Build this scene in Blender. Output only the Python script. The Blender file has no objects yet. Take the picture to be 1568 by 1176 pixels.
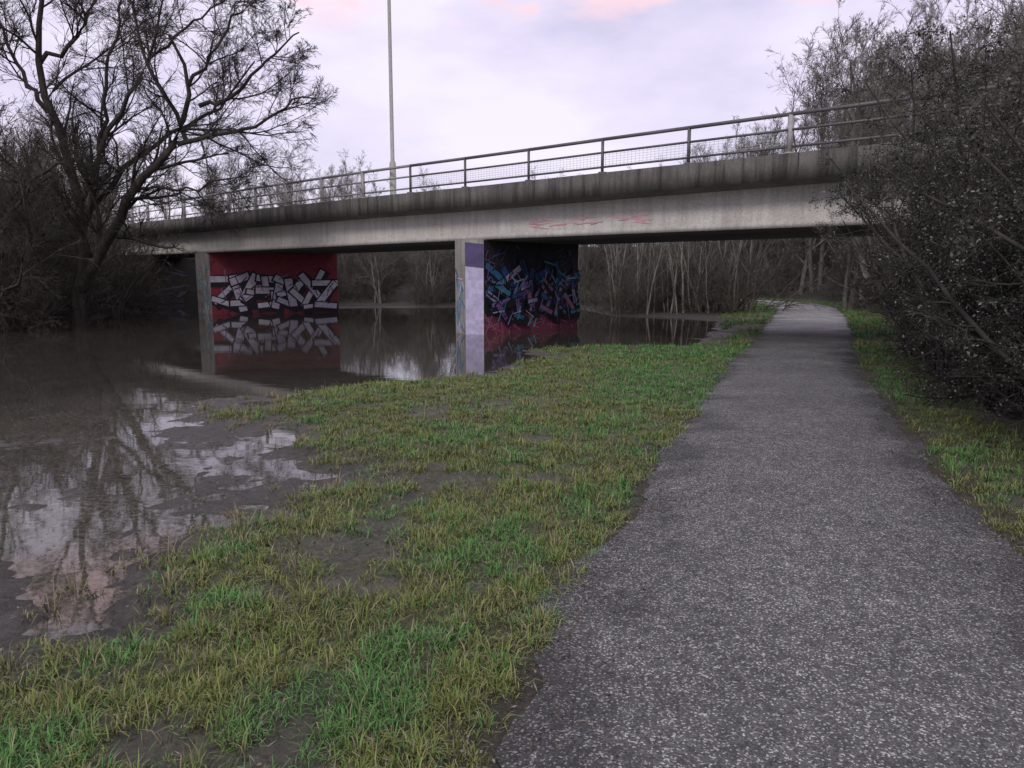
import bpy, math, numpy as np
rng=np.random.default_rng(11)
scene=bpy.context.scene
EYE=1.6
# ---------------------------------------------------------------- helpers
def smooth(a): a=np.clip(a,0,1); return a*a*(3-2*a)
TAB=np.random.default_rng(3).random((8,256,256))
def vn(x,y,s,seed=0):
    x=np.asarray(x,float)/s+37.3*seed; y=np.asarray(y,float)/s+11.7*seed
    xi=np.floor(x).astype(int); yi=np.floor(y).astype(int)
    fx=x-xi; fy=y-yi; fx=fx*fx*(3-2*fx); fy=fy*fy*(3-2*fy)
    T=TAB[seed%8]; g=lambda i,j:T[i&255,j&255]
    return (g(xi,yi)*(1-fx)+g(xi+1,yi)*fx)*(1-fy)+(g(xi,yi+1)*(1-fx)+g(xi+1,yi+1)*fx)*fy
def fbm(x,y,s,seed=0,o=4):
    v=0;a=.5;t=0
    for k in range(o):
        v=v+a*vn(x,y,s,seed+k); t+=a; a*=.5; s*=.5
    return v/t
def sdist(x,y,poly):
    x=np.asarray(x,float);y=np.asarray(y,float)
    d=np.full(x.shape,1e9);ins=np.zeros(x.shape,bool);n=len(poly)
    for i in range(n):
        ax,ay=poly[i];bx,by=poly[(i+1)%n]
        ex,ey=bx-ax,by-ay
        t=np.clip(((x-ax)*ex+(y-ay)*ey)/(ex*ex+ey*ey+1e-12),0,1)
        d=np.minimum(d,np.hypot(x-ax-t*ex,y-ay-t*ey))
        c=((ay>y)!=(by>y))
        xc=ax+(y-ay)*ex/(ey if abs(ey)>1e-9 else 1e-9)
        ins^=(c&(x<xc))
    return np.where(ins,-d,d)
def mesh_obj(name,V,F,mat,col=None,smoothf=False,parent=None,matidx=None):
    V=np.ascontiguousarray(V,dtype=np.float32);F=np.ascontiguousarray(F,dtype=np.int32)
    me=bpy.data.meshes.new(name)
    k=F.shape[1]
    me.vertices.add(len(V));me.vertices.foreach_set("co",V.ravel())
    me.loops.add(F.size);me.loops.foreach_set("vertex_index",F.ravel())
    me.polygons.add(len(F));me.polygons.foreach_set("loop_start",np.arange(0,F.size,k,dtype=np.int32))
    if smoothf: me.polygons.foreach_set("use_smooth",np.ones(len(F),dtype=bool))
    for m in (mat if isinstance(mat,list) else [mat]): me.materials.append(m)
    if matidx is not None: me.polygons.foreach_set("material_index",np.asarray(matidx,dtype=np.int32))
    me.update(calc_edges=True)
    if col is not None:
        a=me.color_attributes.new("Col",'FLOAT_COLOR','POINT')
        c=np.ones((len(V),4),np.float32);c[:,:3]=col
        a.data.foreach_set("color",c.ravel())
    ob=bpy.data.objects.new(name,me);scene.collection.objects.link(ob)
    if parent: ob.parent=parent
    return ob
def empty(name,parent=None):
    o=bpy.data.objects.new(name,None);scene.collection.objects.link(o)
    if parent:o.parent=parent
    return o
class Box:
    def __init__(s): s.V=[];s.F=[];s.C=[]
    def hexa(s,pts,c=(1,1,1)):
        b=len(s.V);s.V+=[tuple(p) for p in pts]
        s.F+=[tuple(b+i for i in f) for f in ((0,3,2,1),(4,5,6,7),(0,1,5,4),(1,2,6,5),(2,3,7,6),(3,0,4,7))]
        s.C+=[c]*8
    def beam(s,a,b,w,h,c=(1,1,1)):
        a=np.array(a,float);b=np.array(b,float);t=b-a;t/=np.linalg.norm(t)
        up=np.array([0,0,1.]) if abs(t[2])<.95 else np.array([0,1.,0])
        r=np.cross(t,up);r/=np.linalg.norm(r);u=np.cross(r,t)
        P=[]
        for q in (a,b):
            P+= [q-r*w/2-u*h/2,q+r*w/2-u*h/2,q+r*w/2+u*h/2,q-r*w/2+u*h/2]
        s.hexa(P,c)
    def quad(s,p,c):
        b=len(s.V);s.V+=[tuple(q) for q in p];s.F.append((b,b+1,b+2,b+3));s.C+=[c]*4
    def make(s,name,mat,parent=None):
        return mesh_obj(name,np.array(s.V),np.array(s.F),mat,col=np.array(s.C),parent=parent)
# ---------------------------------------------------------------- materials
def newmat(name,rough=.8,spec=.3):
    m=bpy.data.materials.new(name);m.use_nodes=True
    nt=m.node_tree;b=nt.nodes["Principled BSDF"]
    b.inputs["Roughness"].default_value=rough;b.inputs["Specular IOR Level"].default_value=spec
    return m,nt,b
def N(nt,t,**k):
    n=nt.nodes.new(t)
    for a,v in k.items(): setattr(n,a,v)
    return n
def coord(nt,scale=(1,1,1)):
    tc=N(nt,'ShaderNodeTexCoord');mp=N(nt,'ShaderNodeMapping');mp.inputs['Scale'].default_value=scale
    nt.links.new(tc.outputs['Object'],mp.inputs['Vector']);return mp.outputs['Vector']
def noise(nt,vec,scale,detail=6,rough=.6):
    n=N(nt,'ShaderNodeTexNoise');n.inputs['Scale'].default_value=scale;n.inputs['Detail'].default_value=detail
    n.inputs['Roughness'].default_value=rough;nt.links.new(vec,n.inputs['Vector']);return n.outputs['Fac']
def ramp(nt,fac,stops):
    r=N(nt,'ShaderNodeValToRGB');e=r.color_ramp.elements
    while len(e)<len(stops): e.new(.5)
    for i,(p,c) in enumerate(stops): e[i].position=p;e[i].color=(c[0],c[1],c[2],1)
    nt.links.new(fac,r.inputs['Fac']);return r.outputs['Color']
def mix(nt,a,b,fac,mode='MIX'):
    m=N(nt,'ShaderNodeMix',data_type='RGBA',blend_type=mode)
    for s,v in ((0,fac),(6,a),(7,b)):
        if hasattr(v,'is_linked') or hasattr(v,'node'): nt.links.new(v,m.inputs[s])
        else: m.inputs[s].default_value=v if s==0 else (v[0],v[1],v[2],1)
    return m.outputs[2]
def bump(nt,b,h,strength,dist=.02):
    n=N(nt,'ShaderNodeBump');n.inputs['Strength'].default_value=strength;n.inputs['Distance'].default_value=dist
    nt.links.new(h,n.inputs['Height']);nt.links.new(n.outputs['Normal'],b.inputs['Normal'])
def maprange(nt,v,a,b_,c,d):
    n=N(nt,'ShaderNodeMapRange');nt.links.new(v,n.inputs[0])
    for i,q in enumerate((a,b_,c,d)): n.inputs[1+i].default_value=q
    return n.outputs[0]
def vcol(nt): return N(nt,'ShaderNodeAttribute',attribute_name="Col").outputs['Color']
G=lambda v:(v,v,v)
def bark(name,c1,c2):
    m,nt,b=newmat(name,.9,.15);v=coord(nt,(1,1,.35))
    nt.links.new(ramp(nt,noise(nt,v,5,3),[(.35,c1),(.7,c2)]),b.inputs['Base Color']);return m
M_willow=bark("willow_bark",(.033,.030,.026),(.075,.069,.060))
M_tree=bark("tree_bark",(.10,.096,.084),(.22,.21,.185))
M_scrub=bark("scrub_stems",(.058,.052,.044),(.14,.126,.108))
M_haw=bark("hawthorn_bark",(.032,.029,.026),(.085,.078,.07))
def concrete(name,c1,c2,streak,sstr):
    m,nt,b=newmat(name,.85,.25);v=coord(nt)
    base=ramp(nt,noise(nt,v,1.3,8),[(.3,c1),(.7,c2)])
    vs=coord(nt,(3.5,3.5,.22))
    st=ramp(nt,noise(nt,vs,1.6,5,.7),[(.42,G(0)),(.62,G(1))])
    f=N(nt,'ShaderNodeMath',operation='MULTIPLY');nt.links.new(st,f.inputs[0]);f.inputs[1].default_value=sstr
    c=mix(nt,base,streak,f.outputs[0])
    sp=ramp(nt,noise(nt,v,22,4,.8),[(.45,G(.72)),(.6,G(1.1))])
    c=mix(nt,c,sp,.6,'MULTIPLY')
    nt.links.new(c,b.inputs['Base Color']);bump(nt,b,noise(nt,v,30,6),.4,.01);return m
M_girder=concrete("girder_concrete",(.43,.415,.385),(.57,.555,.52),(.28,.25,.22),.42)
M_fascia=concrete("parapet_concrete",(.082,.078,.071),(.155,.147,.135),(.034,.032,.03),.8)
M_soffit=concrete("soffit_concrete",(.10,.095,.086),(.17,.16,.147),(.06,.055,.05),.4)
M_pier=concrete("pier_concrete",(.28,.265,.24),(.42,.405,.38),(.14,.12,.1),.5)
def vmat(name,rough,spec,var=.5,vs=9):
    m,nt,b=newmat(name,rough,spec);v=coord(nt)
    c=mix(nt,vcol(nt),ramp(nt,noise(nt,v,vs,5,.7),[(.3,G(.6)),(.7,G(1.25))]),var,'MULTIPLY')
    nt.links.new(c,b.inputs['Base Color']);return m
M_paint=vmat("spray_paint",.6,.35,.75,5)
M_steel=vmat("painted_steel",.5,.4,.6,12)
M_leaf,nt,b=newmat("leaves",.75,.2);nt.links.new(vcol(nt),b.inputs['Base Color'])
M_blade,nt,b=newmat("grass_blades",.65,.25);nt.links.new(vcol(nt),b.inputs['Base Color'])
M_ground,nt,b=newmat("ground_mud",.85,.45);v=coord(nt)
c=mix(nt,vcol(nt),ramp(nt,noise(nt,v,24,8,.88),[(.34,G(.3)),(.68,G(1.75))]),.9,'MULTIPLY')
c=mix(nt,c,ramp(nt,noise(nt,v,3,6,.7),[(.35,(.75,.78,.7)),(.65,(1.2,1.15,1.12))]),.8,'MULTIPLY')
nt.links.new(c,b.inputs['Base Color'])
sp=N(nt,'ShaderNodeSeparateXYZ');nt.links.new(v,sp.inputs[0])
nt.links.new(maprange(nt,sp.outputs['Z'],-.12,-.05,.26,.88),b.inputs['Roughness'])
bump(nt,b,noise(nt,v,34,8,.82),1.0,.04)
# asphalt
M_path,nt,b=newmat("worn_asphalt",.8,.35);v=coord(nt)
vo=N(nt,'ShaderNodeTexVoronoi');vo.inputs['Scale'].default_value=140;nt.links.new(v,vo.inputs['Vector'])
sx=N(nt,'ShaderNodeSeparateColor');nt.links.new(vo.outputs['Color'],sx.inputs[0])
chip=ramp(nt,sx.outputs[0],[(.0,(.056,.056,.053)),(.5,(.092,.092,.089)),(.84,(.138,.138,.134)),(.95,(.42,.42,.41))])
big=ramp(nt,noise(nt,v,.9,8,.75),[(.3,G(.66)),(.7,G(1.25))])
c=mix(nt,chip,big,1.0,'MULTIPLY')
c=mix(nt,c,vcol(nt),1.0,'MULTIPLY')
ed=ramp(nt,noise(nt,v,11,7,.85),[(.4,G(.6)),(.62,G(1.2))])
c=mix(nt,c,ed,.9,'MULTIPLY')
nt.links.new(c,b.inputs['Base Color'])
inv=N(nt,'ShaderNodeMath',operation='MULTIPLY');nt.links.new(vo.outputs['Distance'],inv.inputs[0]);inv.inputs[1].default_value=-1
bump(nt,b,inv.outputs[0],.7,.006)
# water
M_water,nt,b=newmat("flood_water",.015,.8);v=coord(nt)
b.inputs['IOR'].default_value=1.36
c=ramp(nt,noise(nt,v,1.2,8,.7),[(.35,(.032,.030,.024)),(.65,(.048,.044,.036))])
c=mix(nt,c,vcol(nt),1.0,'MULTIPLY')
gritn=ramp(nt,noise(nt,v,22,8,.88),[(.44,G(.4)),(.6,G(1.9))])
c=mix(nt,c,gritn,.8,'MULTIPLY')
nt.links.new(c,b.inputs['Base Color'])
vw=coord(nt,(1,2.0,1))
w1=noise(nt,vw,2.2,2,.5);w2=noise(nt,vw,40,3,.6)
ma=N(nt,'ShaderNodeMath',operation='MULTIPLY_ADD');nt.links.new(w2,ma.inputs[0]);ma.inputs[1].default_value=.05;nt.links.new(w1,ma.inputs[2])
bump(nt,b,ma.outputs[0],.04,.02)
# ---------------------------------------------------------------- layout
WATER=[(-3.6,-3),(-3.2,1),(-2.8,2.5),(-2.6,3.3),(-2.3,3.9),(-1.95,5.0),(-1.85,6.4),(-2.4,7.8),(-3.9,8.9),(-3.5,10.8),(-1.7,12.3),(-1.0,12.9),(.6,15.3),(.5,17.2),(1.9,18.4),(4.2,18.4),(5.2,19.6),(6.0,22),(6.7,25),(8.0,29),(7,31),(4.5,33),(3.5,41),(-3,43),(-10,42),(-14,44),(-20,50),(-30,58),(-38,60),(-30,45),(-19,36),(-17,31),(-18.5,27.5),(-16.5,23),(-18,15),(-20,5),(-20,-3)]
PL=[(-1.3,-1.5),(-.6,.5),(-.1,2.25),(.157,3.0),(.474,3.94),(.894,5.31),(1.38,6.76),(2.02,8.38),(2.74,10.3),(3.55,12.5),(4.6,15.1),(5.8,18.2),(6.95,20.9),(8.2,24.2),(9.7,27.9),(11.5,32.7),(13.8,39),(15.2,45),(14.6,50.5),(10.5,54.5),(3,57)]
PR=[(1.0,-1.5),(1.7,.5),(2.3,2.25),(2.5,3.0),(2.84,3.94),(3.3,5.31),(3.78,6.76),(4.4,8.38),(5.1,10.3),(5.95,12.5),(7.0,15.1),(8.35,18.2),(9.6,20.9),(10.95,24.2),(12.6,27.9),(14.5,32.7),(17.0,39),(18.5,46),(17.4,53.5),(12,58),(3.5,60.5)]
PATH=PL+PR[::-1]
def height(x,y,micro=True):
    dl=sdist(x,y,WATER); dp=sdist(x,y,PATH)
    near=smooth((32-np.hypot(x,y))/12)
    wob=((fbm(x,y,1.4,1)-.5)*1.3+(fbm(x,y,.35,3)-.5)*.5)*near
    d=dl+wob
    h=np.where(d>0,-.12+.13*(1-np.exp(-d/.9)),-.12+np.maximum(d*.12,-.6))
    q=smooth((dl+3.6)/1.8)*smooth(-(dl-.3)/.4)*smooth((11.5-y)/1.5)*(x<0)
    sh=-.120+np.minimum(dl,0)*.012+(fbm(x,y,.9,2,5)-.5)*.13+(fbm(x,y,.14,6,3)-.5)*.06
    h=h*(1-q)+np.maximum(h,sh)*q
    if micro: h=h+((fbm(x,y,.5,4)-.5)*.07+(fbm(x,y,.13,6,2)-.5)*.03)*smooth((35-np.hypot(x,y))/10)
    rise=smooth((y-44)/45)*5+smooth((-x-17)/14)*1.6+smooth((x-14)/20)*1.5
    h=h+rise*smooth(dl/4)*smooth((dp-1.2)/6)
    w=smooth((dp-.02)/.5)
    h=h*w-.014*(1-w)
    h=np.where(dp<0,-.014-.02*np.minimum(-dp*3,1),h)
    return h,dl,dp,d
def spaced(lo,hi,c,fine,hold1,hold2):
    out=[c];s=fine;x=c
    while x<hi: s*=1.02 if abs(x-c)>hold2 else 1.0; x+=s; out.append(x)
    s=fine;x=c
    while x>lo: s*=1.02 if abs(x-c)>hold1 else 1.0; x-=s; out.append(x)
    return np.array(sorted(out))
xs=spaced(-500,500,0,.05,7,7);ys=spaced(-60,700,2.5,.05,4,9)
X,Y=np.meshgrid(xs,ys)
Z,DL,DP,DD=height(X.ravel(),Y.ravel())
V=np.stack([X.ravel(),Y.ravel(),Z],1)
nx,ny=len(xs),len(ys)
i=np.arange(nx*ny).reshape(ny,nx)
F=np.stack([i[:-1,:-1],i[:-1,1:],i[1:,1:],i[1:,:-1]],-1).reshape(-1,4)
def grassmask(x,y,dl,dp):
    n=fbm(x,y,.5,2); n2=fbm(x,y,2.2,5)
    g=smooth((n*.65+n2*.35-.345+.03*smooth((4.2-y)/1.5))/.16)
    g=np.maximum(g,smooth((y-8)/3)*smooth((17-y)/1.5)*.92)
    return g*smooth((dl-.02)/.55)
xx,yy=V[:,0],V[:,1]
gm=grassmask(xx,yy,DD,DP)
mud=np.array([.125,.118,.104]);wet=np.array([.08,.074,.066]);gr=np.array([.085,.098,.036]);wood=np.array([.052,.046,.038])
col=mud[None]*np.ones((len(V),1))
col=col+(wet-mud)*smooth(((.0-V[:,2])/.09))[:,None]
col=col+(gr-col)*(.22*smooth((DD-.3)/.8)+gm*.55)[:,None]
far=smooth((np.hypot(xx,yy)-26)/10)
side=smooth((DP-1.1)/1.0)*smooth((yy-4)/3)*(xx>3)
lw=np.maximum(far*smooth((DP-1.)/2),side)
col=col+(wood-col)*np.clip(lw,0,1)[:,None]
edge=smooth((.35-DP)/.3)
col=col+(np.array([.06,.053,.045])-col)*(edge*.75)[:,None]
mesh_obj("ground",V,F,M_ground,col=col,smoothf=True)
wx=np.concatenate([np.linspace(-90,-20,30)[:-1],np.linspace(-20,12,130)]);wy=np.linspace(-20,100,300)
WX,WY=np.meshgrid(wx,wy);i=np.arange(WX.size).reshape(WX.shape)
WF=np.stack([i[:-1,:-1],i[:-1,1:],i[1:,1:],i[1:,:-1]],-1).reshape(-1,4)
wd=-sdist(WX.ravel(),WY.ravel(),WATER)
sh=smooth(1-(wd-1)/4.5)*smooth((13-WY.ravel())/4)
wc=np.ones((WX.size,3))*(1+1.0*sh)[:,None]
mesh_obj("river_water",np.stack([WX.ravel(),WY.ravel(),np.full(WX.size,-.125)],1),WF,M_water,col=wc,smoothf=True)
def lerpP(P,u):
    P=np.array(P,float);k=np.arange(len(P))
    return np.stack([np.interp(u,k,P[:,0]),np.interp(u,k,P[:,1])],1)
def smoothline(A,w):
    k=np.ones(w)/w;out=A.copy()
    for c in range(2):
        p=np.pad(A[:,c],w//2,mode='edge');out[:,c]=np.convolve(p,k,'valid')[:len(A)]
    return out
par=np.linspace(0,len(PL)-1,1800)
Lp=smoothline(lerpP(PL,par),81);Rp=smoothline(lerpP(PR,par),81)
nn=len(par)
jl=(fbm(Lp[:,0],Lp[:,1],.35,6)-.5)*.30+(fbm(Lp[:,0],Lp[:,1],1.6,1)-.5)*.42
jr=(fbm(Rp[:,0],Rp[:,1],.35,7)-.5)*.26+(fbm(Rp[:,0],Rp[:,1],1.6,3)-.5)*.35
dv=(Rp-Lp);dv/=np.linalg.norm(dv,axis=1)[:,None]
Lj=Lp+dv*jl[:,None];Rj=Rp+dv*jr[:,None]
K=22;S=np.linspace(0,1,K)
PV=Lj[:,None,:]*(1-S)[None,:,None]+Rj[:,None,:]*S[None,:,None]
crown=.012*(1-(2*S-1)**2)
PZ=np.broadcast_to(crown[None,:],(nn,K)).copy();PZ[:,0]=-.012;PZ[:,-1]=-.012
PV3=np.concatenate([PV,PZ[...,None]],-1).reshape(-1,3)
i=np.arange(nn*K).reshape(nn,K)
PF=np.stack([i[:-1,:-1],i[:-1,1:],i[1:,1:],i[1:,:-1]],-1).reshape(-1,4)
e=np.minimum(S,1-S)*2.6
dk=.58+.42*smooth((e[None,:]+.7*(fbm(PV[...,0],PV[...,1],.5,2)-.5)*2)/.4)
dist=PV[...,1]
damp_and_band=1-.4*smooth((fbm(PV[...,0],PV[...,1],1.8,4)-.48)/.12)*smooth((dist-9)/3)*smooth((21-dist)/2)
damp_and_band=damp_and_band*(1-.35*smooth((dist-17.5)/1.5)*smooth((21.5-dist)/1))  # plus an even darker band across the full path width below the deck
tone=1.06*dk*damp_and_band*(1+1.2*smooth((dist-21)/3))
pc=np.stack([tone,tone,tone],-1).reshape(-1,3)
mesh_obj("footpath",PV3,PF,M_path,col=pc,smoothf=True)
# ---------------------------------------------------------------- grass
def blades(cx,cy,cz,nb,rad,lmin,lmax,w,colfn,lean=1.0):
    M=len(cx);idx=np.repeat(np.arange(M),nb);T=len(idx)
    a=rng.random(T)*2*np.pi;r=np.sqrt(rng.random(T))*rad[idx]
    bx=cx[idx]+np.cos(a)*r;by=cy[idx]+np.sin(a)*r;bz=cz[idx]-.008
    az=a+rng.normal(0,.9,T);ln=rng.uniform(lmin,lmax,T)*(.4+1.4*rng.random(M)**2.4)[idx]
    le=np.clip(rng.normal(.85,.4,T)*lean,.05,1.5)
    dx=np.cos(az);dy=np.sin(az);px=-dy;py=dx
    ww=(w[idx] if np.ndim(w) else w)*rng.uniform(.5,1.3,T)
    s1=np.sin(le*.6);c1=np.cos(le*.6);le2=np.minimum(le*1.7,2.0);s2=np.sin(le2);c2=np.cos(le2)
    mx=bx+dx*ln*.5*s1;my=by+dy*ln*.5*s1;mz=bz+ln*.5*c1
    tx=mx+dx*ln*.5*s2;ty=my+dy*ln*.5*s2;tz=np.maximum(mz+ln*.5*c2,bz+.012)
    V=np.empty((T,5,3))
    V[:,0]=np.stack([bx-px*ww,by-py*ww,bz],1);V[:,1]=np.stack([bx+px*ww,by+py*ww,bz],1)
    V[:,2]=np.stack([mx+px*ww*.8,my+py*ww*.8,mz],1);V[:,3]=np.stack([mx-px*ww*.8,my-py*ww*.8,mz],1)
    V[:,4]=np.stack([tx,ty,tz],1)
    o=np.arange(T)[:,None]*5
    F=np.concatenate([o+np.array([[0,1,2]]),o+np.array([[0,2,3]]),o+np.array([[3,2,4]])],0)
    c=colfn(cx,cy)[idx]*rng.uniform(.6,1.4,T)[:,None]
    dead=rng.random(T)<.16;c[dead]=np.array([.28,.245,.14])*rng.uniform(.6,1.1,(dead.sum(),1))
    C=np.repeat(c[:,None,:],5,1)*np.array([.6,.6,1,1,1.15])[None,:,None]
    return V.reshape(-1,3),F,C.reshape(-1,3)
def gcol(x,y):
    olive=np.array([.155,.185,.050]);vivid=np.array([.07,.215,.055])
    g=smooth((fbm(x,y,.45,3)-.54)/.1)*.75
    g=np.maximum(g,smooth((fbm(x,y,2.0,6)-.40)/.12)*smooth((y-8.0)/2)*smooth((x-.08*y)/1.)*.85)
    g=np.maximum(g,(rng.random(len(x))<.10)*.9)
    return olive+(vivid-olive)*g[:,None]
def cand(n,x0,x1,y0,y1,pw):
    u=rng.random(n);q=1-pw
    y=(y0**q+u*(y1**q-y0**q))**(1/q)
    x=rng.uniform(x0,x1,n);return x,y
Vs=[];Fs=[];Cs=[];off=0
def addb(r):
    global off
    Vs.append(r[0]);Fs.append(r[1]+off);Cs.append(r[2]);off+=len(r[0])
x,y=cand(70000,-4.2,6,1.5,19,1.2)
h,dl,dp,d=height(x,y)
g=grassmask(x,y,d,dp)
cl=.42+.58*smooth((fbm(x,y,.14,1,2)-.38)/.15)
keep=(rng.random(len(x))<(g*.9+.10)*cl)&(d>.03)&(dp>-.08+.28*fbm(x,y,.3,5)*smooth((fbm(x,y,1.1,2)-.3)/.3))&(h>-.108)&(x<.35*y+.2)
x,y,h=x[keep],y[keep],h[keep]
wf=.0017+.00028*y
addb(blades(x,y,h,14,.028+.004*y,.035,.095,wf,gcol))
x,y=cand(34000,1,14,2.0,34,1.2)
h,dl,dp,d=height(x,y)
cx=np.interp(y,[p[1] for p in PR[:18]],[p[0] for p in PR[:18]])
keep=(x>cx)&(dp>-.04+.2*fbm(x,y,.35,5))&(dp<.55+.9*fbm(x,y,1.2,1)+.3*(y<7))
x,y,h=x[keep],y[keep],h[keep]
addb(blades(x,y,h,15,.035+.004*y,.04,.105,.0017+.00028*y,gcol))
x,y=cand(12000,4,20,20,60,.8)
h,dl,dp,d=height(x,y)
keep=(dp>0)&(dp<2.0)&(dl>.3)&(fbm(x,y,1.5,2)>.38)
x,y,h=x[keep],y[keep],h[keep]
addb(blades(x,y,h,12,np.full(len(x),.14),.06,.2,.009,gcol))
# straw-coloured tussocks standing along the flood margin
x,y=cand(2600,-5,2,2.5,16,1.05)
h,dl,dp,d=height(x,y)
keep=(d>-.25)&(d<.5)&(rng.random(len(x))<.35)&(h>-.135)
x,y,h=x[keep],y[keep],h[keep]
addb(blades(x,y,h,22,.035+.003*y,.07,.16,.0017+.0002*y,lambda a,b:np.tile(np.array([[.20,.18,.085]]),(len(a),1)),1.1))
mesh_obj("grass",np.concatenate(Vs),np.concatenate(Fs),M_blade,col=np.concatenate(Cs))
# leaf litter and floating debris
x,y=cand(150000,-8,9,1.6,26,1.4)
h,dl,dp,d=height(x,y)
p=np.exp(-np.abs(dp)/.18)*1.0+.09*(dp>0)+.012+.22*(d<.4)*np.exp(-np.maximum(-d,0)/1.5)
keep=(rng.random(len(x))<p)
x,y,h,dp=x[keep],y[keep],h[keep],dp[keep]
T=len(x);sz=rng.uniform(.003,.012,T)*(1+.04*y)
thin=np.where(rng.random(T)<.35,.12,.55);sz=np.where(thin<.2,sz*2.2,sz)
a=rng.random(T)*6.28;z=np.maximum(np.where(dp<0.02,np.maximum(h,.004),h),-.124)+.005
tx=rng.normal(0,.3,(T,2))*(z>-.118)[:,None]
LV=np.empty((T,4,3))
for k,(p1,p2) in enumerate(((-1,0),(0,-1),(1,0),(0,1))):
    p2=p2*thin
    ox=(np.cos(a)*p1-np.sin(a)*p2)*sz;oy=(np.sin(a)*p1+np.cos(a)*p2)*sz
    LV[:,k]=np.stack([x+ox,y+oy,z+ox*tx[:,0]+oy*tx[:,1]],1)
pal=np.array([[.06,.045,.034],[.09,.073,.054],[.04,.035,.03],[.2,.18,.15]])
LC=np.repeat((pal[rng.integers(0,4,T)])[:,None,:],4,1).reshape(-1,3)
mesh_obj("leaf_litter",LV.reshape(-1,3),np.arange(T*4).reshape(-1,4),M_leaf,col=LC)
# ---------------------------------------------------------------- branch growth
def norm(v): return v/(np.linalg.norm(v,axis=-1,keepdims=True)+1e-9)
def grow(S,D,Ln,R,n,wig,trop,r,tip=.35):
    M=len(S);P=np.empty((M,n+1,3));P[:,0]=S;D=norm(D)
    for k in range(n):
        D=norm(D+r.normal(0,wig,(M,3))+np.array(trop)[None])
        P[:,k+1]=P[:,k]+D*(Ln/n)[:,None]
    return P,R[:,None]*np.linspace(1,tip,n+1)[None]
def spawn(P,RR,Ln,per,tmin,ang,ratio,rr,r,rmin):
    M,n1,_=P.shape;n=n1-1
    idx=np.repeat(np.arange(M),per);T=len(idx)
    t=tmin+(1-tmin)*r.random(T);f=t*n;i=np.minimum(f.astype(int),n-1);fr=(f-i)[:,None]
    pos=P[idx,i]*(1-fr)+P[idx,i+1]*fr
    tan=norm(P[idx,i+1]-P[idx,i])
    q=norm(np.cross(tan,r.normal(size=(T,3))))
    a=r.normal(ang,.25,T)[:,None]
    D=np.cos(a)*tan+np.sin(a)*q
    L=Ln[idx]*ratio*(1.15-.6*t)*r.uniform(.6,1.25,T)
    rad=np.maximum((RR[idx,i]*(1-fr[:,0])+RR[idx,i+1]*fr[:,0])*rr,rmin)
    return pos,D,L,rad
def tubes(P,RR,k):
    M,n1,_=P.shape
    T=norm(np.gradient(P,axis=1))
    ref=np.where(np.abs(T[...,2:3])>.8,np.array([1.,0,0]),np.array([0,0,1.]))
    A=norm(np.cross(T,ref));B=np.cross(T,A)
    an=np.arange(k)*2*np.pi/k
    V=P[:,:,None,:]+RR[:,:,None,None]*(np.cos(an)[None,None,:,None]*A[:,:,None,:]+np.sin(an)[None,None,:,None]*B[:,:,None,:])
    i=np.arange(M*n1*k).reshape(M,n1,k);j=np.roll(i,-1,axis=2)
    F=np.stack([i[:,:-1],j[:,:-1],j[:,1:],i[:,1:]],-1).reshape(-1,4)
    return V.reshape(-1,3),F
def plant(l0,levels,r,rmin):
    P,RR,Ln=l0;Vs=[];Fs=[];o=0
    v,f=tubes(P,RR,7);Vs.append(v);Fs.append(f);o+=len(v)
    for (per,tmin,ang,ratio,rr,n,wig,trop,k) in levels:
        S,D,L,rad=spawn(P,RR,Ln,per,tmin,ang,ratio,rr,r,rmin)
        P,RR=grow(S,D,L,rad,n,wig,(0,0,trop),r);Ln=L
        v,f=tubes(P,RR,k);Vs.append(v);Fs.append(f+o);o+=len(v)
    return np.concatenate(Vs),np.concatenate(Fs),P
def meshdata(name,V,F,mat):
    ob=mesh_obj(name,V,F,mat);me=ob.data;bpy.data.objects.remove(ob);return me
def make_tree(seed,H=10.,spread=.6,tl=(13,8,7,4)):
    r=np.random.default_rng(seed);ns=3
    S=r.normal(0,.25,(ns,3));S[:,2]=-.2
    D=np.stack([r.normal(0,.22,ns),r.normal(0,.22,ns),np.ones(ns)],1)
    Ln=r.uniform(.75,.95,ns)*H;R=r.uniform(.09,.16,ns)
    l0=grow(S,D,Ln,R,10,.09,(0,0,.05),r,.15)
    return plant((l0[0],l0[1],Ln),[(tl[0],.12,spread,.42,.5,7,.12,.09,4),(tl[1],.15,.6,.5,.55,4,.14,.05,3),(tl[2],.15,.6,.5,.6,3,.16,.03,3),(tl[3],.1,.5,.62,.7,1,.16,.02,3)],r,.0065)
def make_scrub(seed,H=3.2,ns=26):
    r=np.random.default_rng(seed)
    S=np.stack([r.normal(0,.7,ns),r.normal(0,.7,ns),np.full(ns,-.2)],1)
    D=np.stack([S[:,0]*.35+r.normal(0,.25,ns),S[:,1]*.35+r.normal(0,.25,ns),np.ones(ns)],1)
    Ln=r.uniform(.6,1.15,ns)*H;R=r.uniform(.012,.035,ns)
    l0=grow(S,D,Ln,R,6,.15,(0,0,.0),r,.2)
    return plant((l0[0],l0[1],Ln),[(12,.1,.7,.42,.6,3,.2,.03,3),(7,.1,.7,.5,.7,2,.2,0,3)],r,.007)
TM=[meshdata("bare_tree_mesh",*make_tree(s,10,sp)[:2],M_tree) for s,sp in ((1,.5),(2,.65),(3,.42))]
SM=[meshdata("scrub_mesh",*make_scrub(s)[:2],M_scrub) for s in (5,6,8)]
def place(me,name,x,y,z,s,rz,parent=None,sz=None):
    o=bpy.data.objects.new(name,me);scene.collection.objects.link(o)
    o.location=(x,y,z);o.scale=(s,s,sz or s);o.rotation_euler=(0,0,rz)
    if parent:o.parent=parent
    return o
def H1(x,y): return float(height(np.array([x]),np.array([y]),False)[0][0])
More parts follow.
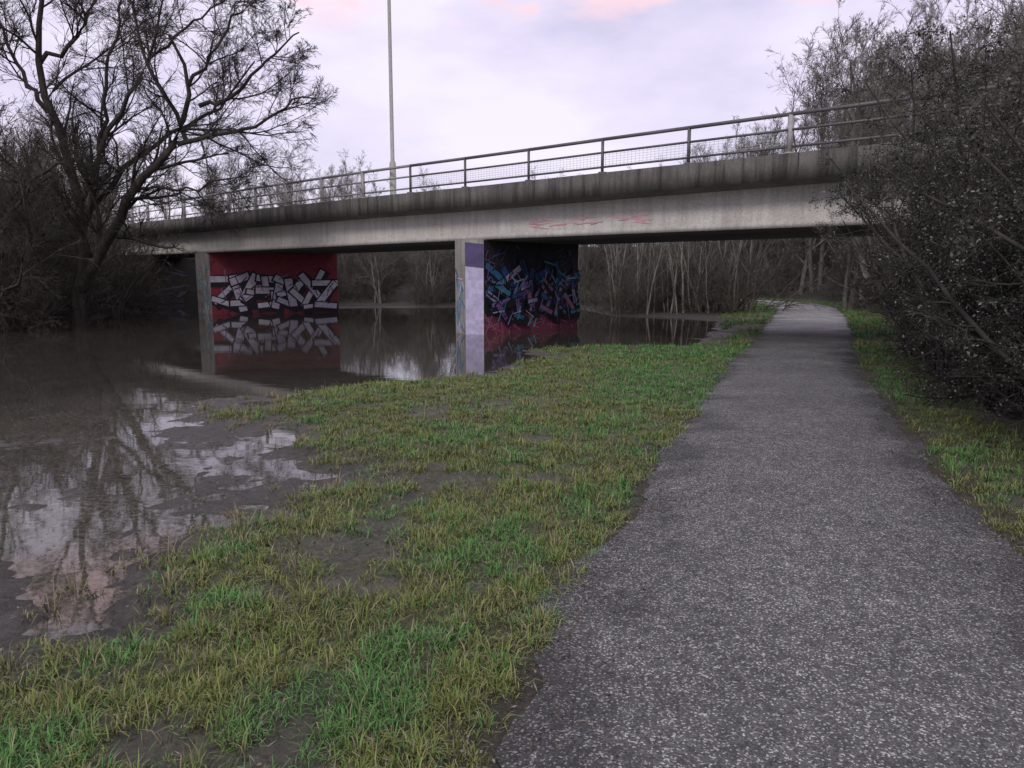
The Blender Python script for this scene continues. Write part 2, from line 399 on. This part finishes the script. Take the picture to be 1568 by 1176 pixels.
AZ=np.array([-.75,-.69,-.42,-.25,-.2,-.126,.1,.23,.30,.365,.45,.54,.69,.9])
EL=np.array([.26,.26,.17,.155,.175,.135,.135,.165,.23,.29,.35,.40,.44,.44])
wood_e=empty("distant_woodland")
r=np.random.default_rng(21);cnt=0
for t in range(2600):
    if cnt>=88: break
    y=r.uniform(44,82);x=r.uniform(-.78,.78)*y
    dl=float(sdist(np.array([x]),np.array([y]),WATER)[0]);dp=float(sdist(np.array([x]),np.array([y]),PATH)[0])
    if dl<1.0 or dp<2.0: continue
    e=np.interp(x/y,AZ,EL);Hh=1.6+e*y;hz=H1(x,y)
    s=min((Hh-hz)*r.uniform(.72,1.0)/11.0,1.9)
    place(TM[cnt%3],"tree_%d"%cnt,x,y,hz,s*r.uniform(.9,1.0),r.uniform(0,6.28),wood_e,s);cnt+=1
scr=empty("riverside_scrub");cnt=0
for t in range(6000):
    if cnt>=190: break
    y=r.uniform(24,64) if r.random()<.85 else r.uniform(60,80);x=r.uniform(-.75,.75)*y
    dl=float(sdist(np.array([x]),np.array([y]),WATER)[0]);dp=float(sdist(np.array([x]),np.array([y]),PATH)[0])
    if dl<.3 or dp<2.0: continue
    q=(x+.8)*.6+(y-21.9)*.8
    if -1<q<7 and x>-14: continue
    if x/y<.44 and x/y>.33 and y<46 and dp<4: continue
    s=r.uniform(.7,1.4)
    if dl<4: s*=.75
    place(SM[cnt%3],"scrub_%d"%cnt,x,y,H1(x,y),s,r.uniform(0,6.28),scr);cnt+=1
for (x,y,s) in ((-18.5,25,1.4),(-20,27,1.7),(-19.0,28.5,1.3),(-20.5,30,1.8),(-18.6,31.5,1.2),(-20,33,1.7),(-18.7,22.5,1.4),(-22,28,2.2),(-22.5,31,2.2),(-19.8,36.3,1.3),(-22,38.5,1.7),(-25,41.5,2),(-17.4,29.5,.9),(-16.9,24.5,.8)):
    place(SM[cnt%3],"scrub_%d"%cnt,x,y,H1(x,y),s,r.uniform(0,6.28),scr);cnt+=1
for (x,y,Hh) in ((14.5,27,9.5),(17.5,24,11.5),(21,28,14.5),(18,33,13.5),(23,36,17),(16,21,10.5),(27,33,17),(20.5,43,15),(15.5,31,9),(16.5,36,11.5)):
    place(TM[int(r.integers(0,3))],"bare_tree",x,y,H1(x,y),Hh/11,r.uniform(0,6.28))
for (x,y,Hh) in ((-22,27,9.5),(-25,31,11),(-20.5,33,7.5),(-19.5,24,8.0),(-27,38,11),(-33,42,11),(-23,40,8.0),(-30,50,9),(-18.8,29.5,6.5),(-21.5,24,9.5)):
    place(TM[int(r.integers(0,3))],"bare_tree",x,y,H1(x,y),Hh/11,r.uniform(0,6.28))
def poles():
    r=np.random.default_rng(31);ns=50
    S=np.stack([r.uniform(4.6,10.5,ns),r.uniform(32.5,36,ns),np.full(ns,-.2)],1)
    D=np.stack([r.normal(0,.1,ns),r.normal(0,.06,ns),np.ones(ns)],1)
    Ln=r.uniform(2.6,5.5,ns);R=r.uniform(.02,.06,ns)
    l0=grow(S,D,Ln,R,8,.06,(0,0,.02),r,.3)
    return plant((l0[0],l0[1],Ln),[(8,.3,.5,.3,.5,4,.1,.05,3),(4,.2,.5,.5,.6,3,.1,.05,3)],r,.006)[:2]
V,F=poles();mesh_obj("sapling_thicket",V,F,bark("sapling_bark",(.12,.112,.095),(.28,.26,.23)))
# ---- hero willow
def limb(points,n=12):
    P=np.array(points,float);t=np.r_[0,np.cumsum(np.linalg.norm(np.diff(P,axis=0),axis=1))]
    u=np.linspace(0,t[-1],n+1);Q=np.stack([np.interp(u,t,P[:,c]) for c in range(3)],1)
    for _ in range(2): Q[1:-1]=.25*Q[:-2]+.5*Q[1:-1]+.25*Q[2:]
    return Q,t[-1]
def hero(name,limbs,levels,mat,seed,rmin):
    r=np.random.default_rng(seed);Ps=[];Rs=[];Ls=[]
    for pts,r0,r1 in limbs:
        q,l=limb(pts);q[1:-1]+=r.normal(0,.07,q[1:-1].shape)
        Ps.append(q);Rs.append(np.linspace(r0,r1,13));Ls.append(4.5+.55*l)
    V,F,P=plant((np.array(Ps),np.array(Rs),np.array(Ls)),levels,r,rmin)
    return mesh_obj(name,V,F,mat,smoothf=True),P
W=[ ([(-16.3,28,-.3),(-15.6,27.9,3.9),(-16.5,27.6,7.6),(-16.8,27.4,9.6),(-16.1,27.2,11.4),(-15.2,27,13.6)],.24,.04),
    ([(-15.6,27.9,3.6),(-14.6,27.2,6.0),(-13.4,26.6,7.4),(-12,26,8.8),(-11.2,25.5,10.6)],.13,.025),
    ([(-16.2,28,1.0),(-14.3,27,3.1),(-12.7,26,4.7),(-11.1,25.3,5.8),(-10,24.8,6.9),(-10.0,24.5,7.9),(-10.6,24.3,9.0)],.23,.04),
    ([(-10.9,25.2,5.9),(-9.5,24.7,6.1),(-8.2,24.3,6.2),(-6.9,24,7.0),(-6.0,23.8,7.0)],.085,.02),
    ([(-10.0,24.8,7.0),(-9.0,24.8,7.3),(-8.0,24.6,8.0),(-6.6,24.4,9.1)],.075,.02),
    ([(-10.2,24.6,7.6),(-9.2,24.4,8.6),(-8.2,24.2,9.8),(-7.6,24,10.8)],.06,.018),
    ([(-15.6,27.9,3.9),(-14.2,28.2,5.8),(-12.5,28.4,6.8),(-10.8,28.6,7.6),(-9.4,28.6,9.4)],.12,.025),
    ([(-16.5,27.6,7.4),(-17.6,27.5,9.2),(-18.2,27.2,11.5)],.09,.025),
    ([(-16.7,27.6,9.0),(-15.2,27.4,9.6),(-14.0,27,11.5),(-13.4,26.8,13)],.09,.02),
    ([(-17.8,27,.0),(-18,26.6,4.5),(-18.8,26.2,8),(-19.4,26,11)],.15,.03),
    ([(-18.2,26.3,-.2),(-17.6,25.8,3.2),(-15.2,25,5.2),(-13.2,24.2,5.4)],.12,.02),
    ([(-14.6,27.2,6.0),(-13.9,26.8,8.2),(-13.1,26.6,10.2),(-12.8,26.4,12.2)],.08,.02),
    ([(-17.6,25.4,-.2),(-16.0,24.6,1.4),(-15.3,24.2,3.2),(-15.5,24,5.0)],.1,.02),
    ([(-10.6,25.1,6.0),(-11.2,24.8,7.6),(-11.8,24.6,9.4),(-11.3,24.4,11.3)],.08,.02),
    ([(-17.4,24.6,-.2),(-16.4,23.6,.9),(-15.2,23,1.3),(-14.4,22.5,2.6)],.09,.02),
    ([(-12,26,8.8),(-10.8,25.8,9.6),(-9.4,25.6,10.4),(-8.6,25.4,11.6)],.05,.015),
    ([(-12.8,26.1,4.6),(-11.0,26,4.6),(-9.6,25.8,4.9),(-8.6,25.6,5.2)],.06,.015)]
hero("willow_tree",W,[(12,.12,.75,.30,.5,7,.16,.05,4),(10,.12,.65,.52,.55,5,.15,.03,3),(7,.1,.6,.55,.6,3,.15,.0,3),(4,.1,.5,.75,.7,2,.12,-.02,3)],M_willow,4,.006)
# ---- hawthorn hedge right of the path
r=np.random.default_rng(9);ns=220
t=r.random(ns)**.9
HL=[(4.35,4.4),(4.65,6.6),(5.3,9),(5.9,10.5),(6.9,12.8),(7.9,15.2)]
kk=np.linspace(0,1,6)
bx=np.interp(t,kk,[p[0] for p in HL])+.4+r.random(ns)**1.5*3.0
by=np.interp(t,kk,[p[1] for p in HL])+r.normal(0,.3,ns)
S=np.stack([bx,by,np.full(ns,-.1)],1)
D=np.stack([r.normal(-.06,.19,ns),r.normal(-.02,.22,ns),np.ones(ns)],1)
Ln=r.uniform(2.5,4.9,ns)*(1+.12*(bx>np.interp(t,kk,[p[0] for p in HL])+1.6));R=r.uniform(.018,.045,ns)
l0=grow(S,D,Ln,R,8,.12,(0,0,-.005),r,.25)
V,F,Pt=plant((l0[0],l0[1],Ln),[(13,.03,.85,.23,.55,5,.2,-.01,3),(8,.1,.8,.5,.6,3,.22,-.02,3),(4,.1,.7,.6,.7,2,.2,0,3)],r,.0035)
hb=empty("hawthorn_hedge")
mesh_obj("stems",V,F,M_haw,parent=hb)
n=350000
idx=r.integers(0,len(Pt),n);k=r.integers(0,Pt.shape[1],n)
c=Pt[idx,k]+r.normal(0,.03,(n,3));sz=r.uniform(.008,.021,n)
A=norm(r.normal(size=(n,3)));B=norm(np.cross(A,r.normal(size=(n,3))))
LV=np.stack([c-A*sz[:,None],c-B*sz[:,None]*.6,c+A*sz[:,None],c+B*sz[:,None]*.6],1)
pal=np.array([[.045,.048,.034],[.06,.062,.048],[.18,.18,.165],[.03,.03,.026],[.04,.058,.030],[.042,.039,.033],[.11,.11,.10]])
LC=np.repeat(pal[r.integers(0,7,n)][:,None,:],4,1).reshape(-1,3)
mesh_obj("leaves",LV.reshape(-1,3),np.arange(n*4).reshape(-1,4),M_leaf,col=LC,parent=hb)
for (x,y,Hh) in ((10.8,13.5,7.4),(13.5,17.5,9.8),(9.3,10.4,6.6),(12.5,12,8.2),(16,14,10),(8.3,8.3,6.2),(11.8,15,8.6),(9.6,12.2,6.8),(7.6,7.2,5.8)):
    place(TM[int(r.integers(0,3))],"bare_tree",x,y,0,Hh/11,r.uniform(0,6.28))
# ---------------------------------------------------------------- bridge
bridge=empty("road_bridge")
FL=[(17.6,8.1),(7.2,15.9),(-.8,21.9),(-7.6,27.7),(-14.2,34.1),(-25.8,46),(-40,59),(-60,75)]
FZ=[.12,.08,0,.02,.08,.3,.35,.35]
SZ=[0,0,0,-.02,-.02,.1,.1,.1]
fl=np.array(FL);par=np.linspace(0,len(FL)-1,141);k=np.arange(len(FL))
C=np.stack([np.interp(par,k,fl[:,0]),np.interp(par,k,fl[:,1])],1);C=smoothline(C,21)
fz=np.interp(par,k,FZ);sz_=np.interp(par,k,SZ)
T=np.gradient(C,axis=0);T/=np.linalg.norm(T,axis=1)[:,None]
Pn=np.stack([T[:,1],-T[:,0]],1)
Pn*=np.sign((Pn*np.array([.6,.8])).sum(1))[:,None]
Wd=6.0
CS=[(0,3.64,1),(0,4.2,1),(.32,4.2,1),(.32,4.1,1),(Wd-.32,4.1,1),(Wd-.32,4.2,1),(Wd,4.2,1),(Wd,3.64,1),(Wd-.55,3.56,1),(Wd-.55,2.7,0),(.46,2.7,0),(.46,2.84,0),(.55,2.87,0),(.55,3.56,1)]
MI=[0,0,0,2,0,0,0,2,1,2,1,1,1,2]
m=len(CS);BV=np.empty((len(C),m,3))
for q,(o,z,u) in enumerate(CS):
    BV[:,q,:2]=C+Pn*o;BV[:,q,2]=z+(fz if u else sz_)
i=np.arange(len(C)*m).reshape(len(C),m);j=np.roll(i,-1,axis=1)
BF=np.stack([i[:-1],j[:-1],j[1:],i[1:]],-1)
mi=np.broadcast_to(np.array(MI)[None],BF.shape[:2]).ravel()
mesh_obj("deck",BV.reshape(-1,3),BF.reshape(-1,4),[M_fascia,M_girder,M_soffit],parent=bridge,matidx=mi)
acc=np.r_[0,np.cumsum(np.linalg.norm(np.diff(C,axis=0),axis=1))]
i0=np.argmin(np.hypot(C[:,0]+.8,C[:,1]-21.9));s0=acc[i0]
def at(L,off=0.0):
    s=s0-L
    p=np.array([np.interp(s,acc,C[:,0]),np.interp(s,acc,C[:,1])]);nrm=np.array([np.interp(s,acc,Pn[:,0]),np.interp(s,acc,Pn[:,1])])
    return p+nrm*off,np.interp(s,acc,fz)
JB=Box()
for L in np.arange(-40.4,16,7.0):
    (p,z)=at(L,-.003);(q,_)=at(L+.025,-.003)
    JB.quad([(p[0],p[1],3.66+z),(q[0],q[1],3.66+z),(q[0],q[1],4.19+z),(p[0],p[1],4.19+z)],(.02,.02,.02))
rj=np.random.default_rng(12)
for k_ in range(34):
    L=1.0+3.8*rj.random();l=rj.uniform(.1,.6);z0=2.98+rj.uniform(0,.2);o_=.547-.0005*k_
    (p,_),(q,_)=at(L,o_),at(L+l,o_);dz=rj.normal(0,.05);t_=rj.uniform(.015,.035)
    JB.quad([(p[0],p[1],z0),(q[0],q[1],z0+dz),(q[0],q[1],z0+dz+t_),(p[0],p[1],z0+t_)],(.62,.33,.36))
JB.make("joints_and_faded_paint",M_paint,bridge)
def railing(name,off,L0,L1,sp,start,mesh):
    B=Box();L=start;dark=(.11,.11,.11);pale=(.36,.35,.34);Ls=[]
    while L<L1: Ls.append(L);L+=sp
    for n_,L in enumerate(Ls):
        (p,z)=at(L,off);c=pale if (L<-3.8 or abs(L-8.2)<.3) else dark;w=.07 if c==dark else .1
        B.beam((p[0],p[1],4.2+z),(p[0],p[1],5.03+z),w,w,c)
        B.beam((p[0],p[1],4.2+z),(p[0],p[1],4.235+z),.2,.2,c)
    for a,bb in zip(Ls[:-1],Ls[1:]):
        (p,z),(q,z2)=at(a,off),at(bb,off)
        c=dark if a>-4 else (.25,.25,.25)
        for hh,th in ((5.05,.075),(4.72,.045),(4.36,.045)):
            B.beam((p[0],p[1],hh+z),(q[0],q[1],hh+z2),.06,th,c)
        if mesh and -5<a<7.5:
            g=(.5,.5,.5)
            for u in np.arange(.04,1,.045):
                x,y_=p*(1-u)+q*u;zz=z*(1-u)+z2*u
                B.beam((x,y_,4.36+zz),(x,y_,4.72+zz),.006,.006,g)
            for hh in np.arange(4.42,4.72,.06):
                B.beam((p[0],p[1],hh+z),(q[0],q[1],hh+z2),.005,.006,g)
    B.make(name,M_steel,bridge)
railing("near_railing",.16,-60,16,2.36,-1.08-2.36*22,True)
railing("far_railing",Wd-.16,-60,16,2.36,-1.5-2.36*22,True)
def pier(name,plan,zt,long_,letters,facecol,endcols,seed):
    A,Bp,Cc=[np.array(p) for p in plan];D=np.array(long_)
    poly=[A,Bp,Cc,Cc+D,A+D]
    nV=[(*p,-1.5) for p in poly]+[(*p,zt) for p in poly]
    me=bpy.data.meshes.new(name)
    me.from_pydata([tuple(map(float,v)) for v in nV],[],[(0,1,6,5),(1,2,7,6),(2,3,8,7),(3,4,9,8),(4,0,5,9),(5,6,7,8,9)])
    me.materials.append(M_pier);ob=bpy.data.objects.new(name,me);scene.collection.objects.link(ob);ob.parent=bridge
    r=np.random.default_rng(seed);Bx=Box()
    def face(a,b,items):
        U=b-a;W_=np.linalg.norm(U);U=U/W_;Nn=np.array([U[1],-U[0]])
        if Nn@(-a)<0: Nn=-Nn
        for (pts,off,c) in items:
            Bx.quad([(a[0]+U[0]*u*W_+Nn[0]*off,a[1]+U[1]*u*W_+Nn[1]*off,z) for u,z in pts],c)
    face(A,A+D,[([(.002,-.6),(.998,-.6),(.998,zt-.02),(.002,zt-.02)],.003,facecol)])
    face(A,A+D,letters(r,np.linalg.norm(D),zt))
    face(A,Bp,endcols[0]);face(Bp,Cc,endcols[1])
    Bx.make(name+"_graffiti",M_paint,bridge)
def bar(cu,cz,l,w,a,W_,off,c,sk=0,zt=2.62):
    ca,sa=math.cos(a),math.sin(a);o=[]
    for p,q in ((-1,-1),(1,-1+sk),(1,1),(-1,1-sk)):
        X_=p*l/2;Y_=q*w/2
        uu=min(max(cu+(X_*ca-Y_*sa)/W_,.003),.997);zz=min(max(cz+X_*sa+Y_*ca,-.3),zt)
        o.append((uu,zz))
    return (o,off,c)
PLANS=[[(-.2,0,1.4,.34,1.5),(.12,.45,.8,.32,-.25),(.15,-.1,.7,.3,.5),(.2,-.5,.75,.3,-.5)],
       [(-.15,0,1.3,.34,1.75),(.2,0,1.2,.3,1.2),(0,-.05,.7,.26,.1)],
       [(0,.5,1.0,.32,.1),(0,0,1.2,.3,1.0),(0,-.5,1.0,.32,-.1)],
       [(-.25,0,1.3,.34,1.45),(.1,.3,.9,.3,.8),(.15,-.3,.95,.3,-.8)],
       [(0,.52,.9,.3,-.15),(-.25,.2,.6,.3,1.5),(0,0,.8,.3,0),(.25,-.3,.6,.3,1.5),(0,-.55,.9,.3,.1)],
       [(0,0,1.4,.34,1.6),(.1,.5,.9,.3,.05),(.1,-.5,.8,.3,-.15)],
       [(0,.1,1.5,.3,.95),(0,.1,1.5,.3,-.9),(.1,-.55,.7,.22,.1)]]
K_=(.012,.012,.018)
def lettering(r,W_,off,n,u0,du_,z,scale,bodies,sk,jit,grey,ol=.12):
    it=[]
    for L in range(n):
        pl=PLANS[(L*3+2)%7]
        cu=u0+L*du_;cz=z+r.normal(0,.07);rot=r.normal(0,jit)
        pl=[(a+r.normal(0,.05),b+r.normal(0,.08),l*scale*r.uniform(.85,1.15),w*scale*r.uniform(.75,1.15),g+rot+r.normal(0,.12)) for a,b,l,w,g in pl]
        for (du,dz,l,w,a) in pl:
            it.append(bar(cu+(du*.85*scale+.12)/W_,cz+dz*scale-.12,l+.2,w+.18,a,W_,off,K_,sk));off+=.0004
        for (du,dz,l,w,a) in pl:
            it.append(bar(cu+du*.85*scale/W_,cz+dz*scale,l+ol,w+ol,a,W_,off,K_,sk+.05));off+=.0004
            it.append(bar(cu+du*.85*scale/W_,cz+dz*scale,l,w,a,W_,off,bodies[int(r.integers(0,len(bodies)))],sk));off+=.0004
        for q in range(4):
            it.append(bar(cu+r.normal(0,.045),cz+r.normal(0,.4),r.uniform(.25,.6),.055,r.normal(.8,.8),W_,off,grey if q%2 else K_,.3));off+=.0004
    return it,off
def letters_red(r,W_,zt):
    it=[];off=.005
    for k_ in range(60):
        it.append(bar(r.random(),r.uniform(-.1,.3),r.uniform(.3,1),r.uniform(.04,.15),r.normal(0,.6),W_,off,(.12,.03,.04)));off+=.0004
    for k_ in range(40):
        it.append(bar(r.random(),r.uniform(.3,2.3),r.uniform(.1,.4),r.uniform(.02,.05),r.normal(.8,.9),W_,off,(.15,.02,.035),.4));off+=.0004
    a,off=lettering(r,W_,off,8,.10,.114,.92,1.14,[(.60,.57,.66),(.54,.50,.62),(.62,.6,.68),(.58,.55,.65)],.35,.22,(.22,.15,.28),.16)
    return it+a
def letters_blue(r,W_,zt):
    it=[];off=.005
    it.append(([(.003,-.3),(.997,-.3),(.997,.34),(.003,.40)],off,(.17,.04,.075)));off+=.001
    for k_ in range(40):
        it.append(bar(r.random(),r.uniform(.0,.45),r.uniform(.2,.7),.035,r.normal(.3,.9),W_,off,(.36,.12,.17)));off+=.0004
    for q in range(80):
        it.append(bar(r.random(),r.uniform(1.2,2.5),r.uniform(.1,.5),r.uniform(.02,.06),r.normal(1.2,.8),W_,off,[(.07,.05,.11),(.05,.08,.17),(.13,.09,.19)][q%3],.5));off+=.0004
    cols=[(.03,.13,.28),(.05,.24,.34),(.18,.15,.36),(.28,.27,.42),(.14,.07,.24),(.02,.06,.2),(.34,.3,.44),(.3,.14,.26)]
    a,off=lettering(r,W_,off,6,.1,.16,1.3,.85,cols,.55,.45,(.35,.35,.45));it+=a
    a,off=lettering(r,W_,off,6,.16,.15,.78,.62,cols,.6,.5,(.05,.3,.4));it+=a
    for q in range(110):
        it.append(bar(r.random(),r.uniform(.3,1.9),r.uniform(.1,.5),r.uniform(.02,.06),r.normal(1.2,.8),W_,off,K_ if q%2 else cols[q%8],.5));off+=.0004
    return it
def tags(n,r,cols,off0=.006,zlo=0,zhi=2.1):
    return [bar(r.uniform(.15,.85),zlo+(zhi-zlo)*r.random()**1.4,r.uniform(.15,.5),r.uniform(.03,.1),r.normal(1.2,.6),.65,off0+.0005*k_,cols[k_%len(cols)],.4) for k_ in range(n)]
rr=np.random.default_rng(5)
lav=(.5,.46,.65)
pier("middle_pier",[(-.85,22.5),(-1.40,22.5),(-1.74,23.1)],2.7,(3.1,3.1),letters_blue,(.022,.02,.028),
  ([([(.005,-.4),(.995,-.4),(.995,1.9),(.005,1.84)],.004,lav),([(.005,1.86),(.995,1.92),(.995,2.62),(.005,2.56)],.006,(.09,.07,.17))],
   tags(34,rr,[(.1,.35,.42),(.2,.25,.4),(.45,.42,.5),(.05,.12,.2)],.006,0,1.7)),2)
pier("left_pier",[(-13.9,34.6),(-14.3,34.8),(-14.9,35.5)],2.7,(5.5,1.65),letters_red,(.25,.035,.055),
  (tags(26,rr,[(.1,.38,.5),(.2,.2,.4),(.5,.5,.5),(.05,.2,.3)]),tags(18,rr,[(.1,.4,.45),(.3,.1,.1),(.45,.42,.5)])),4)
pier("far_pier",[(-25.0,46.6),(-25.6,46.6),(-25.9,47.2)],2.8,(4.2,3.0),lambda r,W_,z:tags(30,r,[(.2,.2,.25),(.1,.1,.12)]),(.08,.07,.065),([],[]),6)
p,_=at(12.2,.5);q,_=at(12.2,Wd-.5);t_=(at(20,.5)[0]-p);t_/=np.linalg.norm(t_)
AB=Box();AB.hexa([(*p,-1),(*q,-1),(*(q+t_*1),-1),(*(p+t_*1),-1),(*p,2.698),(*q,2.698),(*(q+t_*1),2.698),(*(p+t_*1),2.698)])
AB.make("abutment",M_pier,bridge)
AG=Box()
for k_ in range(26):
    u=rr.random();z=rr.uniform(.3,2.2);l=rr.uniform(.2,.6);c=[(.05,.4,.42),(.3,.35,.4),(.05,.2,.3)][k_%3]
    nrm=-t_;e=(q-p)/np.linalg.norm(q-p);b0=p+e*u*(np.linalg.norm(q-p)-.7)+nrm*(.005+.0006*k_)
    AG.quad([(b0[0],b0[1],z-.1),(b0[0]+e[0]*l,b0[1]+e[1]*l,z),(b0[0]+e[0]*l,b0[1]+e[1]*l,z+.22),(b0[0],b0[1],z+.14)],c)
AG.make("abutment_graffiti",M_paint,bridge)
# ---------------------------------------------------------------- street lamp
lamp=empty("street_lamp")
p,z=at(-4.57,.42)
def revolve(name,prof,loc,mat,parent,k=14):
    V=[]
    for (r_,h_) in prof:
        for a in range(k): V.append((loc[0]+r_*math.cos(a*2*math.pi/k),loc[1]+r_*math.sin(a*2*math.pi/k),loc[2]+h_))
    F=[]
    for a in range(len(prof)-1):
        for b_ in range(k): F.append((a*k+b_,a*k+(b_+1)%k,(a+1)*k+(b_+1)%k,(a+1)*k+b_))
    return mesh_obj(name,np.array(V),np.array(F),mat,col=np.full((len(V),3),.36)*np.array([1,1.02,.95]),smoothf=True,parent=parent)
revolve("column",[(.14,0),(.14,.03),(.105,.04),(.105,1.15),(.065,1.25),(.055,6),(.04,10.2),(.0,10.22)],(p[0],p[1],4.1+z),M_steel,lamp)
B=Box();B.beam((p[0],p[1],14.2),(p[0]+.6,p[1]+.8,14.4),.05,.05,(.3,.3,.3));B.beam((p[0]+.5,p[1]+.66,14.37),(p[0]+.95,p[1]+1.26,14.47),.25,.1,(.25,.25,.25))
B.make("lantern_head",M_steel,lamp)
# ---------------------------------------------------------------- world
w=bpy.data.worlds.new("World");scene.world=w;w.use_nodes=True;nt=w.node_tree;bg=nt.nodes['Background']
EL_,ROT=math.radians(42),math.radians(200)
sky=N(nt,'ShaderNodeTexSky',sky_type='NISHITA');sky.sun_disc=False;sky.sun_elevation=EL_;sky.sun_rotation=ROT
tc=N(nt,'ShaderNodeTexCoord');mp=N(nt,'ShaderNodeMapping');mp.inputs['Scale'].default_value=(1,1,2.6);nt.links.new(tc.outputs['Generated'],mp.inputs['Vector'])
n1=noise(nt,mp.outputs['Vector'],3.2,6,.5)
cl=ramp(nt,n1,[(.34,(.58,.55,.73)),(.46,(.71,.65,.83)),(.6,(.81,.76,.90))])
n2=noise(nt,mp.outputs['Vector'],5.5,5,.5)
wm=ramp(nt,n2,[(.51,G(0)),(.57,G(1))])
sp=N(nt,'ShaderNodeSeparateXYZ');nt.links.new(tc.outputs['Generated'],sp.inputs[0])
hi=maprange(nt,sp.outputs['Z'],.28,.34,0,1);hi2=maprange(nt,sp.outputs['Z'],.42,.5,1,0)
mm=N(nt,'ShaderNodeMath',operation='MULTIPLY');nt.links.new(wm,mm.inputs[0]);nt.links.new(hi,mm.inputs[1])
m3=N(nt,'ShaderNodeMath',operation='MULTIPLY');nt.links.new(mm.outputs[0],m3.inputs[0]);nt.links.new(hi2,m3.inputs[1])
cl=mix(nt,cl,(.93,.64,.69),m3.outputs[0])
cl=mix(nt,cl,(.84,.80,.90),maprange(nt,sp.outputs['Z'],.22,.02,0,.6))
sc=N(nt,'ShaderNodeVectorMath',operation='SCALE');nt.links.new(cl,sc.inputs[0]);sc.inputs['Scale'].default_value=12.3
fin=mix(nt,sky.outputs['Color'],sc.outputs[0],.93)
nt.links.new(fin,bg.inputs['Color']);bg.inputs['Strength'].default_value=.1
sd=bpy.data.lights.new("sun",'SUN');sd.energy=1.4;sd.angle=math.radians(14);sd.color=(1,.96,.88)
so=bpy.data.objects.new("sun",sd);scene.collection.objects.link(so)
so.rotation_euler=(math.radians(48),0,math.radians(-20))
# camera
cd=bpy.data.cameras.new("camera");cam=bpy.data.objects.new("camera",cd);scene.collection.objects.link(cam)
cd.sensor_width=36;cd.lens=26.17;cd.clip_end=3000;cd.clip_start=.05
cam.location=(0,0,EYE);cam.rotation_euler=(math.radians(90-8.2),0,0);scene.camera=cam
scene.view_settings.view_transform='Standard';scene.view_settings.look='None';scene.view_settings.exposure=0
